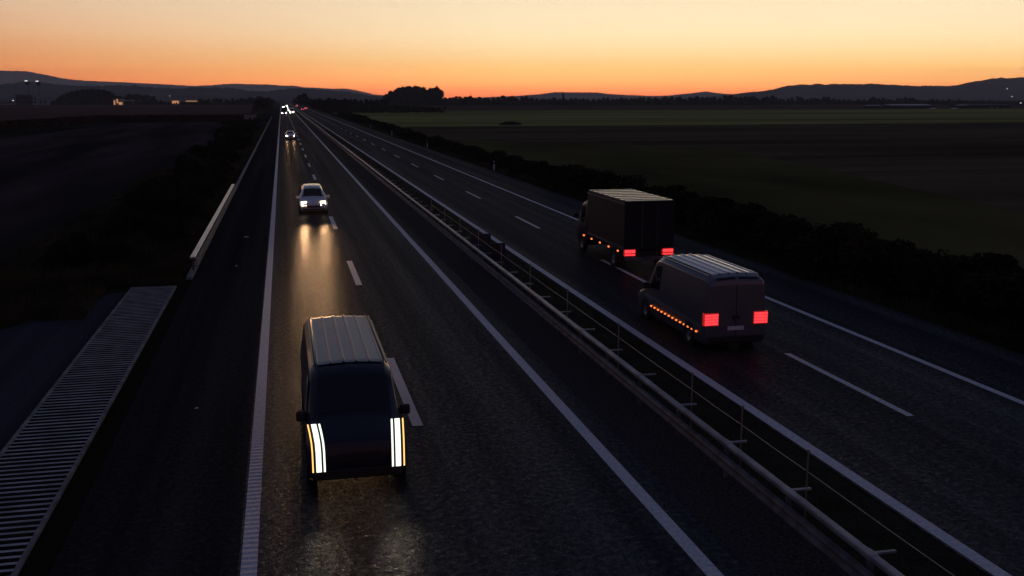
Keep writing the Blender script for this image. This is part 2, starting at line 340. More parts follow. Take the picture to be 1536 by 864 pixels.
# ---------------------------------------------------------------- hills
def hills(prof, D, depth, rough, lab, seed):
    rng = np.random.default_rng(seed)
    px = np.arange(prof[0][0], prof[-1][0], 2.0); py = np.interp(px, [p[0] for p in prof], [p[1] for p in prof])
    kern = np.ones(5) / 5; py = np.convolve(np.pad(py, 2, 'edge'), kern, 'valid')
    xw, hw = zip(*[at(a, c, D) for a, c in zip(px, py)]); xw = np.array(xw); hw = np.maximum(np.array(hw), 0)
    hw = hw + rng.normal(0, rough, len(hw)) * (hw > 10)
    vs = []; rows = np.linspace(-1, 1, 15)
    wob = np.interp(np.arange(len(xw)), np.arange(0, len(xw) + 40, 20), rng.normal(0, .22, len(np.arange(0, len(xw) + 40, 20))))
    for v in rows:
        s = (1 - abs(v)) ** 1.25 if v else 1
        for x, h, w in zip(xw, hw, wob): vs.append((x * (1 + .0 * v), D + v * depth * (1 + w * (1 - abs(v))), -1.0 + (h + 1) * s * (1 + .18 * w * (abs(v) > 0))))
    n = len(xw); fs = [(j * n + i, j * n + i + 1, (j + 1) * n + i + 1, (j + 1) * n + i) for j in range(len(rows) - 1) for i in range(n - 1)]
    o = MB().add(vs, fs).build('hills', 'forest'); o.data.shade_smooth()
    return struct(o, lab, 'hills')
hills([(-260, 120), (-60, 104), (0, 106), (40, 106.5), (80, 114.5), (100, 118.5), (130, 121), (190, 123.5), (260, 127), (290, 129), (320, 127.5), (345, 125.5), (400, 126.5), (430, 128.8), (439, 128), (455, 131), (485, 132), (500, 133.5), (518, 132.5), (539, 136), (550, 139), (560, 141.5), (600, 145), (640, 148)], 12000, 900, 2, 'far pale ridge on the left horizon', 1)
hills([(-260, 128), (0, 127.5), (38, 122), (62, 122.5), (78, 126), (115, 129), (160, 128.5), (200, 128.5), (240, 131.5), (262, 132.5), (300, 131), (345, 132), (375, 136), (400, 137), (420, 134.5), (450, 132.5), (485, 134.5), (506, 136.5), (530, 139), (547, 142), (580, 146)], 3700, 700, 1.5, 'nearer dark ridge on the left horizon', 2)
hills([(700, 147), (780, 143.5), (812, 141), (830, 138.2), (895, 138.5), (918, 141.5), (980, 144), (1010, 143), (1040, 139.5), (1060, 137), (1072, 139.5), (1110, 142), (1200, 146)], 8500, 900, 1, 'low flat topped hill in the middle of the horizon', 3)
hills([(1060, 147), (1110, 142), (1125, 138.5), (1150, 137), (1163, 135), (1182, 128.5), (1250, 126), (1320, 127), (1375, 129), (1430, 129.3), (1450, 125), (1490, 118), (1530, 116.5), (1600, 117), (1800, 130)], 4200, 800, 2.4, 'long wooded hill on the right horizon', 4)

# ---------------------------------------------------------------- vegetation
def crown_mesh(seed, h, w, trunk, n, leaf, lobes=9, shape='round'):
    rng = np.random.default_rng(seed)
    cs = []; 
    for k in range(lobes):
        u = rng.random(); a = rng.random() * 6.28
        rr = w / 2 * (.62 * math.sin(math.pi * min(1, .25 + .75 * u)) + .05) * rng.random() ** .5
        cs.append((rr * math.cos(a), rr * math.sin(a), trunk + (h - trunk) * (.16 + .72 * u), (w * .2 + rng.random() * w * .14) * (1.15 - .45 * u)))
    cs = np.array(cs); k = rng.integers(0, lobes, n)
    d = rng.normal(size=(n, 3)); d /= np.linalg.norm(d, axis=1)[:, None]
    p = cs[k, :3] + d * (cs[k, 3] * rng.random(n) ** .4)[:, None] * np.array([1, 1, .85 if shape == 'round' else 1.5])
    p[:, 2] = np.clip(p[:, 2], trunk * .7, h)
    a = rng.normal(size=(n, 3)); a /= np.linalg.norm(a, axis=1)[:, None]
    c = np.cross(a, rng.normal(size=(n, 3))); c /= np.linalg.norm(c, axis=1)[:, None]
    s = leaf * (.5 + rng.random(n))[:, None]
    v = np.stack([p - a * s, p + c * s * .6, p + a * s, p - c * s * .6], 1).reshape(-1, 3)
    return v, np.arange(4 * n).reshape(n, 4), cs
def make_tree(name, label, seed, h, w, trunk, n, leaf, m='leaf', group=None, lobes=9, shape='round', cat='tree'):
    t = thing(name, label, cat, group=group)
    v, f, cs = crown_mesh(seed, h, w, trunk, n, leaf, lobes, shape)
    rawmesh('crown', v, f, m, t)
    tb = MB().tube((0, 0, -.4), (0, 0, trunk + (h - trunk) * .35), .022 * h, .012 * h, 7)
    for c in cs[:5]: tb.tube((0, 0, trunk * .8 + .1), tuple(c[:3]), .008 * h, .004 * h, 5)
    tb.build('trunk', 'bark', t)
    return t
protos = {}
def place(kind, x, y, s, rz, z=None, label=None, group=None, sz=None):
    mk, used = protos[kind]
    sc_ = (s, s, s * (sz or 1))
    z = gz(x, y) if z is None else z
    if not used:
        mk.location = (x, y, z); mk.rotation_euler = (0, 0, rz); mk.scale = sc_; protos[kind][1] = True
        if label: mk['label'] = label
        if group: mk['group'] = group
        return mk
    return dup(mk, (x, y, z), rz, sc_, label, group)
for i in range(6): protos['t%d' % i] = [make_tree('broadleaf_tree', 'dark tree', 10 + i, 1.0, (.78, .62, .9, .7, .84, .55)[i], .16, 1100, .062, 'leaf' if i % 2 else 'leaf2', lobes=(9, 11, 8, 12, 10, 9)[i]), False]
protos['pop'] = [make_tree('poplar_tree', 'narrow dark poplar', 30, 1.0, .3, .06, 500, .04, 'leaf', lobes=10, shape='tall'), False]
for i in range(4): protos['s%d' % i] = [make_tree('shrub', 'dark shrub', 40 + i, 1.0, (1.5, 1.2, 1.7, 1.35)[i], .02, 2600, .05, 'leaf' if i != 2 else 'leaf2', lobes=12, cat='shrub'), False]
rnd = random.Random(5)
def tree_px(px, top, Y, label, group, wide=1.25):
    x, h = at(px, top, Y); H = h - GZ
    return place('t%d' % rnd.randrange(6), x, Y, max(H, 2.5) * wide, rnd.random() * 6.28, label=label, group=group, sz=1 / wide)
# grove on the plain
for px, top, dy in [(579, 141, 0), (586, 136, 10), (592, 134.5, 25), (598, 132, 5), (604, 130, 15), (610, 129.5, 0), (615, 129, 20), (622, 128.5, 8), (628, 129.5, 22), (634, 131, 0), (640, 131.5, 12), (646, 132, 5), (651, 131.5, 18), (655.5, 129.5, 3), (612, 136, -14), (626, 136, -14), (640, 137, -14), (596, 139, -12), (652, 138, -8), (583, 144, -10)]:
    tree_px(px, top, 1180 + dy, 'tall dark tree in the dense grove standing alone on the plain', 'trees of the lone grove', 1.0)
# wood on the left
for px, top in [(80, 149), (87, 145), (94, 141.5), (101, 139), (108, 137), (116, 135), (124, 134), (131, 133.5), (139, 133), (147, 133.5), (155, 134.5), (162, 136.5), (168, 139.5), (173, 143.5), (90, 148), (105, 143), (120, 140), (136, 139), (152, 140), (165, 145)]:
    tree_px(px, top, 1290 + rnd.random() * 40, 'dark tree in the rounded wood on the left plain', 'trees of the rounded wood')
for px in range(178, 240, 6): tree_px(px + rnd.random() * 3, 141 + rnd.random() * 3 + (6 if px > 230 else 0), 1360 + rnd.random() * 30, 'dark tree in the low wood behind the lit building', 'trees behind the lit building')
for px in range(300, 404, 6): tree_px(px + rnd.random() * 3, 146.5 - (max(0, px - 360) * .1) + rnd.random() * 2.5 + (2.5 if px > 395 else 0), 1180 + rnd.random() * 60, 'dark tree in the belt left of the distant road', 'tree belt left of the road')
for px, top, Y in [(395, 144, 760), (402, 147, 900), (407, 149, 1000), (411, 151, 1150), (388, 150, 560), (399, 154, 640)]:
    tree_px(px, top, Y, 'dark roadside tree at the end of the left verge', 'roadside trees on the left verge')
# roadside trees right
for px, top, Y in [(441, 149, 1300), (445, 147, 1150), (450, 144, 1000), (456, 141, 900), (460, 146, 860), (466, 149, 820), (472, 149, 780), (479, 147.5, 740), (486, 147.5, 700), (494, 146.5, 660), (502, 148, 640), (510, 150, 620), (517, 148, 640), (525, 149, 660), (533, 148.5, 690), (541, 148, 710), (549, 148.5, 720), (557, 149, 730), (565, 149, 735), (573, 148.5, 740), (580, 149.5, 740), (490, 152, 600), (500, 153, 560), (512, 154, 540), (522, 155, 560), (470, 154, 640), (480, 153, 600)]:
    tree_px(px, top, Y, 'dark tree in the belt right of the distant road', 'tree belt right of the road')
# far tree line
top_prof = [(662, 147), (690, 145), (705, 142.5), (720, 145), (740, 146), (760, 143.5), (785, 144), (800, 146), (840, 147), (870, 147), (900, 147.5), (960, 145.5), (985, 146), (1010, 145.5), (1050, 145), (1075, 146), (1095, 143), (1115, 144.5), (1140, 146), (1160, 144), (1180, 149), (1197, 144.5), (1216, 148), (1240, 143.5), (1255, 149), (1270, 148), (1290, 149), (1320, 145), (1340, 150), (1360, 145), (1375, 148), (1400, 149), (1415, 148), (1440, 150), (1470, 150), (1500, 150.5), (1540, 150)]
px = 662.
while px < 1545:
    tp = np.interp(px, [p[0] for p in top_prof], [p[1] for p in top_prof]) + rnd.uniform(-1.2, 1.6)
    tree_px(px, tp, 1130 + rnd.random() * 120, 'dark broadleaf tree in the far tree line across the plain', 'trees of the far tree line')
    px += rnd.uniform(4.5, 9.5)
x, h = at(845, 139, 1100); place('pop', x, 1100, h - GZ, 0, label='narrow dark poplar rising alone above the far tree line')
# far thicket under the trees
def thicket(name, x0, x1, y0, y1, hgt, n, leaf, m, lab, seed, zf=None):
    rng = np.random.default_rng(seed)
    p = np.stack([rng.uniform(x0, x1, n), rng.uniform(y0, y1, n), rng.random(n) ** 1.3 * hgt * (.65 + .35 * np.sin(np.arange(n) * .0)) + GZ], 1)
    p[:, 2] = GZ + (p[:, 2] - GZ) * (.7 + .3 * np.sin(p[:, 0] * .06 + np.sin(p[:, 0] * .021) * 3))
    a = rng.normal(size=(n, 3)); a /= np.linalg.norm(a, axis=1)[:, None]; c = np.cross(a, rng.normal(size=(n, 3))); c /= np.linalg.norm(c, axis=1)[:, None]
    s = leaf * (.5 + rng.random(n))[:, None]
    v = np.stack([p - a * s, p + c * s * .7, p + a * s, p - c * s * .7], 1).reshape(-1, 3)
    return tag(rawmesh(name, v, np.arange(4 * n).reshape(n, 4), m), lab, 'undergrowth', None, 'stuff')
thicket('undergrowth', 165, 990, 1150, 1270, 6.5, 16000, 1.3, 'leaf', 'dark scrub under the far tree line', 3)
thicket('undergrowth', -330, -20, 1240, 1380, 6, 7000, 1.3, 'leaf', 'dark scrub under the woods on the left', 4)
thicket('undergrowth', 118, 195, 1165, 1205, 12, 5000, 1.1, 'leaf', 'dark scrub filling the lone grove', 6)
thicket('undergrowth', 25, 90, 560, 760, 4, 5000, .8, 'leaf', 'dark scrub under the trees right of the distant road', 5)
# hedge of shrubs on the right verge
y = 12.; i = 0
while y < 470:
    for k in range(2):
        x = 23.9 + k * 2.3 + rnd.uniform(-.8, .8) + (1.5 if y > 250 else 0); s = rnd.uniform(2.3, 2.75) * (.72 if 90 < y < 330 else 1) * (.9 if y < 26 else 1)
        place('s%d' % rnd.randrange(4), x, y + k * .9, s, rnd.random() * 6.28, label='dark leafy shrub in the hedge along the right verge', group='shrubs of the right verge hedge', sz=rnd.uniform(.7, .82))
    y += 1.45 + y * .019
for i in range(150):
    y = 48 + 300 * rnd.random() ** 1.5
    x = -5.6 - rnd.random() * (3.0 + y * .027); s = rnd.uniform(1.0, 1.6)
    place('s%d' % rnd.randrange(4), x, y, s, rnd.random() * 6.28, label='dark shrub on the bank along the left verge', group='shrubs of the left bank')
# grass
def grass(name, regions, lab, seed):
    rng = np.random.default_rng(seed); vs = []
    for (x0, x1, y0, y1, n, hg, w) in regions:
        x = rng.uniform(x0, x1, n); u = rng.random(n); y = y0 + (y1 - y0) * u ** 1.6
        cl = .5 + .5 * np.sin(x * 2.1 + np.sin(y * .9) * 2) * np.sin(y * .7 + np.sin(x) * 2)
        h = hg * (.35 + .65 * rng.random(n)) * (.45 + .75 * cl); a = rng.uniform(0, 6.28, n); ln = rng.uniform(0, .45, n) * h; b_ = rng.uniform(0, 6.28, n)
        z = np.array([gz(p, q) for p, q in zip(x, y)]) - .02
        ww = w * (1 + y * .015)
        dx, dy = np.cos(a) * ww, np.sin(a) * ww
        vs.append(np.stack([np.stack([x - dx, y - dy, z], 1), np.stack([x + dx, y + dy, z], 1), np.stack([x + np.cos(b_) * ln, y + np.sin(b_) * ln, z + h], 1)], 1).reshape(-1, 3))
    v = np.concatenate(vs)
    return tag(rawmesh(name, v, np.arange(len(v)).reshape(-1, 3), 'grass'), lab, 'grass', None, 'stuff')
grass('grass', [(-5.6, -4.25, 42.5, 260, 15000, .35, .012), (-14, -4.4, 42, 120, 30000, .6, .014), (-24, -7, 36, 46, 14000, .5, .014)], 'dark rough grass on the left verge', 1)
grass('grass', [(21.3, 27, 16, 300, 42000, .55, .014)], 'dark rough grass on the right verge', 2)
grass('grass', [(8.9, 10.6, 9, 240, 16000, .2, .01)], 'short dark weeds in the median strip', 3)
# maize on the left
rng = np.random.default_rng(9)
def maize():
    n = 42000
    u = rng.random(n); yb = 356 + 12 * u
    xl = -62; xr = -13
    x = xl + (xr - xl) * rng.random(n); z = GZ + rng.random(n) ** .6 * 2.3
    # a denser front rank facing the road user
    k = 22000; x[:k] = rng.uniform(-60, -13, k); yb[:k] = 354 + rng.random(k) * 4 + np.abs(x[:k] + 31) * .05; z[:k] = GZ + rng.random(k) * 2.25
    k2 = 34000; s_ = rng.random(k2 - k); x[k:k2] = -60 - s_ * 14 - rng.random(k2 - k) * 5; yb[k:k2] = 354 - s_ * 150; z[k:k2] = GZ + rng.random(k2 - k) * 2.25
    a = rng.normal(size=(n, 3)); a[:, 2] = np.abs(a[:, 2]) + .6; a /= np.linalg.norm(a, axis=1)[:, None]; c = np.cross(a, rng.normal(size=(n, 3))); c /= np.linalg.norm(c, axis=1)[:, None]
    s = (.28 + .25 * rng.random(n))[:, None] * (1 + (yb[:, None] - 350).clip(0) * .0035)
    p = np.stack([x, yb, z], 1)
    v = np.stack([p - a * s, p + c * s * .6, p + a * s * .6, p - c * s * .6], 1).reshape(-1, 3)
    tag(rawmesh('maize', v, np.arange(4 * n).reshape(n, 4), 'maize'), 'dark strip of standing maize beyond the ploughed field on the left', 'crop', None, 'stuff')
maize()
fld('field', [(-13, 358), (-62, 358), (-78, 206), (-420, 236), (-420, 1240), (-30, 1240)], 'f_rust', GZ + .09, 'reddish stubble beneath the standing crop')
# heap on the field edge
hb = MB(); 
for j, r in enumerate((1, .85, .55, .2)):
    for k in range(16): hb.v.append((3.6 * r * math.cos(k * .3927) * (1 + .15 * math.sin(k * 2.1)), 2.2 * r * math.sin(k * .3927), (-.05, .5, .9, 1.05)[j] + .08 * math.sin(k * 1.7)))
hb.f += [(j * 16 + k, j * 16 + (k + 1) % 16, j * 16 + 16 + (k + 1) % 16, j * 16 + 16 + k) for j in range(3) for k in range(16)] + [tuple(range(48, 64))]
ho_ = hb.build('manure_heap', 'soil', smooth=True); ho_.location = (at(766, 184, 300)[0], 300, GZ); tag(ho_, 'low dark heap at the edge of the green meadow', 'heap')

# ---------------------------------------------------------------- guard rails, posts
def rail_profile(x, z, s=1):        # W-beam seen from the road, s = side facing
    return [(x, z + .15), (x + .05 * s, z + .13), (x + .08 * s, z + .08), (x + .02 * s, z + .02), (x + .02 * s, z - .02), (x + .08 * s, z - .08), (x + .05 * s, z - .13), (x, z - .15), (x - .012 * s, z - .15), (x + .035 * s, z - .12), (x + .062 * s, z - .08), (x, z), (x + .062 * s, z + .08), (x + .035 * s, z + .12), (x - .012 * s, z + .15)]
gr = thing('guard_rail', 'long galvanised guard rail along the median strip', 'guard rail', (8.4, 0, 0))
RX = 8.4
def beam(x0, x1, z0, z1, y0, y1, nm):
    bb = MB(); y = y0
    while y < y1:
        e = min(y + (5.06 if y < 150 else 25), y1); bb.box(x0, x1, y, e - (.012 if y < 150 else 0), z0, z1)
        if y < 150: bb.box(x0 - .008, x1 + .008, e - .16, e + .12, z0 - .008, z1 + .008)
        y = e
    return bb.build(nm, 'steel', gr, bevel=.02)
# box rail with its top edge, and a lower folded beam
beam(-.07, .07, .66, .75, 2.4, 1300, 'top_rail')
MB().extrude([(a - 8.4, c) for a, c in rail_profile(8.30, .38, -1)], 2.4, 1300).build('lower_rail', 'steel_d', gr)
pp = MB().box(-.035, .035, -.05, .05, -.3, .655).build('post', 'steel_d', gr); pp.location = (.02, 4.9, 0)
br = MB().box(.072, .44, -.03, .03, .70, .735).build('bracket', 'steel', gr); br.location = (0, 4.9, 0)
for i in range(1, 58):
    for o in (pp, br):
        c = o.copy(); COL.objects.link(c); c.parent = gr; c.location = (o.location.x, 4.9 + 2.535 * i, 0)
far_posts = MB()
for i in range(58, 160): far_posts.box(-.02, .06, 4.9 + 2.535 * i - .05, 4.9 + 2.535 * i + .05, -.3, .655)
fp = far_posts.build('post', 'steel_d', gr); fp['kind'] = 'stuff'
# slender posts with a wire behind the rail
wf = thing('wire_fence', 'thin wire on slender posts behind the median guard rail', 'fence', (8.76, 0, 0))
wp = MB().tube((0, 0, -.02), (0, 0, 1.4), .016, n=6).box(-.022, .022, -.022, .022, 1.4, 1.44).build('post', 'wire', wf); wp.location = (0, 9.97, 0)
ysw = [15.05, 17.66, 20.2, 25.3, 30.4, 35.45, 40.5, 45.6, 50.7, 55.7, 60.8]
for yv in ysw:
    c = wp.copy(); COL.objects.link(c); c.parent = wf; c.location = (0, yv, 0)
wb = MB()
for a, c in zip([4.9, 9.97] + ysw[:-1], [9.97] + ysw):
    mid = (a + c) / 2; wb.tube((0, a, 1.04), (0, mid, 1.03), .007, n=5, caps=False).tube((0, mid, 1.03), (0, c, 1.04), .007, n=5, caps=False)
wb.build('wire', 'wire', wf)
# two plates at the rail transition
for yv, lb in ((44.0, 'dull grey plate standing behind the median rail, nearer of the pair'), (47.3, 'dull grey plate standing behind the median rail, farther of the pair')):
    p = thing('barrier_plate', lb, 'plate', (9.2, yv, 0))
    MB().box(-.5, .5, -.03, .03, .12, 1.0).build('panel', 'walld', p, bevel=.015)
    MB().box(-.42, -.36, -.06, .06, -.05, .118).build('foot', 'steel_d', p); MB().box(.36, .42, -.06, .06, -.05, .118).build('foot', 'steel_d', p)
# short rail on the left verge
gl = thing('guard_rail', 'short bright guard rail on the left verge past the grooved channel', 'guard rail', (-4.02, 0, 0))
MB().box(-.13, .09, 44.6, 82.6, 0.66, .75).build('top_rail', 'steel_b', gl, bevel=.03)
MB().extrude([(a + 4.02, c) for a, c in rail_profile(-3.94, .45, 1)], 44.6, 82.6).build('lower_rail', 'steel_d', gl)
lp = MB().box(-.06, .03, -.05, .05, -.3, .655).build('post', 'steel_d', gl); lp.location = (-.03, 45, 0)
for i in range(1, 15):
    c = lp.copy(); COL.objects.link(c); c.parent = gl; c.location = (-.03, 45 + 2.66 * i, 0)
# delineators
dp = None
for yv, lb in ((103, 'nearest'), (153, 'second'), (204, 'third'), (254, 'farthest')):
    L = lb + ' of the white delineator posts on the right verge'
    if dp is None:
        dp = thing('delineator_post', L, 'marker post', (21.5, yv, -.02), group='delineator posts on the right verge')
        MB().extrude([(-.06, 0), (.06, 0), (.05, .98), (-.05, 1.08)], -.045, .045).build('shaft', 'white', dp, bevel=.01)
        MB().extrude([(-.063, .72), (.063, .72), (.06, .9), (-.06, .94)], -.048, .048).build('black_band', 'trim', dp)
    else: dup(dp, (21.5, yv, -.02), label=L)
# scraps lying on the shoulder
for (x, y, s, lb) in ((-2.35, 24.6, .05, 'pale scrap lying on the hard shoulder beside the drainage channel'), (-2.2, 56.0, .16, 'torn pale rag on the hard shoulder beside the left guard rail'), (-2.3, 46.2, .06, 'small pale scrap on the hard shoulder near the end of the left guard rail')):
    o = MB().add([(-s, 0, 0), (s * .7, -s * .5, .01), (s, s * .4, .02), (-.2 * s, s * .7, .035), (0, 0, .05)], [(0, 1, 4), (1, 2, 4), (2, 3, 4), (3, 0, 4), (3, 2, 1, 0)]).build('litter', 'white'); o.location = (x, y, .004); tag(o, lb, 'litter')

# ---------------------------------------------------------------- vehicles
class Loft:
    """body through cross sections; each station (y, zb, zt, wb, wm, wt, zm)"""
    def __init__(s, st, crown=.03, rb=.1, rt=.12): s.st = st; s.crown = crown; s.rb = rb; s.rt = rt
    def sec(s, y):
        st = s.st
        for a, b in zip(st, st[1:]):
            if y <= b[0]:
                t = (y - a[0]) / (b[0] - a[0]) if b[0] > a[0] else 0
                return [p + (q - p) * t for p, q in zip(a, b)]
        return list(st[-1])
    def ring(s, q):
        _, zb, zt, wb, wm, wt, zm = q
        r = min(s.rt, (zt - zm) * .6)
        h = [(0, zb), (wb - .06, zb), (wb, zb + s.rb), (wm, zm), (wt, zt - r), (wt - r * 1.1, zt), (0, zt + s.crown)]
        return h + [(-x, z) for x, z in h[-2:0:-1]]
    def pt(s, y, k):
        q = s.sec(y); r = s.ring(q); n = len(r); i = int(math.floor(k)); t = k - i
        a, b = r[i % n], r[(i + 1) % n]
        return Vector((a[0] + (b[0] - a[0]) * t, y, a[1] + (b[1] - a[1]) * t))
    def body(s, name, m, parent, bevel=.02):
        vs = []; n = 12
        for q in s.st: vs += [(x, q[0], z) for x, z in s.ring(q)]
        fs = [(j * n + i, j * n + (i + 1) % n, (j + 1) * n + (i + 1) % n, (j + 1) * n + i) for j in range(len(s.st) - 1) for i in range(n)]
        fs += [tuple(range(n - 1, -1, -1)), tuple(range((len(s.st) - 1) * n, len(s.st) * n))]
        return MB().add(vs, fs).build(name, m, parent, smooth=True, bevel=bevel)
    def patch(s, name, m, parent, y0, y1, k0, k1, off=.008, ny=8, nk=6, slant=0., thick=.0):
        P = []
        ys = [y0 + (y1 - y0) * i / ny for i in range(ny + 1)]
        for i, y in enumerate(ys):
            for j in range(nk + 1):
                k = k0 + (k1 - k0) * j / nk; yy = y + slant * (j / nk) * (1 - i / ny)
                p = s.pt(yy, k); e = .01
                du = s.pt(min(yy + e, s.st[-1][0]), k) - s.pt(max(yy - e, s.st[0][0]), k); dv = s.pt(yy, k + .01) - s.pt(yy, k - .01)
                nn = du.cross(dv)
                if nn.length < 1e-9: nn = Vector((0, 0, 1))
                nn.normalize(); c = Vector((0, p.y, (s.sec(yy)[1] + s.sec(yy)[2]) / 2))
                if nn.dot(p - c) < 0: nn = -nn
                P.append(p + nn * off)
        w = nk + 1
        return MB().add(P, [(i * w + j, i * w + j + 1, (i + 1) * w + j + 1, (i + 1) * w + j) for i in range(ny) for j in range(nk)]).build(name, m, parent, smooth=True)
def wheels(t, ys, hx, r, rear=False):
    for y in ys:
        for sgn in (-1, 1):
            w = MB().lathe_x([(-.11, r * .6), (-.11, r * .93), (-.08, r), (.08, r), (.11, r * .93), (.11, r * .6)], (0, 0, 0), 22).build('wheel', 'rubber', t, smooth=True); w.location = (sgn * (hx - .1), y, r)
            MB().lathe_x([(.1, .02), (.105, .06), (.07, r * .25), (.085, r * .55), (.1, r * .62), (-.1, r * .62), (-.1, .02)], (0, 0, 0), 14).build('rim', 'rim', w, smooth=True)
            if sgn < 0: w.rotation_euler = (0, 0, math.pi)
            MB().lathe_x([(-.02, r * 1.02), (.02, r * 1.02), (.02, r * 1.16), (-.02, r * 1.16), (-.02, r * 1.02)], (0, 0, 0), 24).build('wheel_arch', 'trim', t).location = (sgn * (hx - .004), y, r)
def mirrors(t, x, y, z, m):
    for sgn in (-1, 1):
        o = MB().box(-.1, .1, -.06, .06, -.1, .1).build('wing_mirror', m, t, bevel=.03); o.location = (sgn * (x + .1), y, z)
def spot(t, x, y, z, power, col=(1, .56, .27), size=24, tilt=-.085):
    l = bpy.data.lights.new('headlamp_beam', 'SPOT'); l.energy = power; l.color = col; l.spot_size = R(size); l.spot_blend = 1; l.shadow_soft_size = .07
    o = bpy.data.objects.new('headlamp_beam', l); COL.objects.link(o); o.parent = t; o.location = (x, y, z)
    o.rotation_euler = Vector((0, 1, tilt)).to_track_quat('Z', 'Y').to_euler()

def car(name, label, cat, L, Wd, H, paint, head, loc, rz=0, estate=True, power=0, tail='red_d', group=None, lamp=(.24, .13)):
    """hatchback or estate: bonnet, raked screen, cabin, tailgate. front at local y=0, looking to -y"""
    t = thing(name, label, cat, loc, rz, group); w = Wd / 2
    st = [(0, .26, .62, w * .86, w * .86, w * .8, .5), (.06, .2, .72, w * .93, w * .94, w * .86, .56), (.45, .18, .86, w * .97, w, w * .9, .68), (1.0, .18, .96, w * .97, w, w * .92, .82), (1.25, .18, 1.02, w * .97, w, w * .9, .92),
          (1.95, .18, H - .16, w * .97, w, w * .74, .95), (2.4, .18, H - .08, w * .97, w, w * .72, .96), (L - .95, .18, H, w * .97, w, w * .72, .98), (L - .45 if estate else L - .8, .18, H - .1, w * .97, w, w * .73, 1.0), (L - .1, .22, 1.05, w * .95, w * .97, w * .86, .9), (L, .3, .85, w * .9, w * .92, w * .84, .7)]
    lf = Loft(st); lf.body('body', paint, t, .015)
    lf.patch('windscreen', 'glass', t, 1.29, 1.92, 4.9, 7.1, ny=6, nk=8)
    lf.patch('rear_window', 'glass', t, L - .42 if estate else L - .75, L - .14, 4.9, 7.1)
    for k in ((3.12, 3.9), (8.88, 8.1)):
        lf.patch('side_window', 'glass', t, 1.72, 2.75, *k, slant=.3); lf.patch('side_window', 'glass', t, 2.86, 3.7, *k)
        if L > 4.3: lf.patch('side_window', 'glass', t, 3.78, L - .5, *k)
    MB().box(-.42, .42, -.012, .03, .42, .58).build('grille', 'trim', t, bevel=.01)
    MB().box(-w * .8, w * .8, -.02, .05, .27, .36).build('bumper_trim', 'trim', t, bevel=.01)
    for sgn in (-1, 1):
        cx = sgn * (w * .86 - lamp[0] / 2)
        h = MB().add([(cx - lamp[0] / 2, -.02, .56), (cx + lamp[0] / 2, .04 if sgn > 0 else -.02, .57), (cx + lamp[0] / 2, .12, .57 + lamp[1]), (cx - lamp[0] / 2, .06, .56 + lamp[1]), (cx - lamp[0] / 2, .2, .55), (cx + lamp[0] / 2, .2, .55), (cx + lamp[0] / 2, .3, .57 + lamp[1]), (cx - lamp[0] / 2, .3, .56 + lamp[1])],
                     [(0, 1, 2, 3), (4, 7, 6, 5), (0, 4, 5, 1), (1, 5, 6, 2), (2, 6, 7, 3), (3, 7, 4, 0)]).build('headlight', head, t, bevel=.012)
        if power: spot(t, cx, -.06, .63, power)
        MB().box(sgn * w * .7 - .14, sgn * w * .7 + .14, L - .06, L + .012, .72, .86).build('tail_light', tail, t, bevel=.012)
    wheels(t, (.85, L - .85), w * .985, .32); mirrors(t, w, 1.55, .98, paint)
    return t

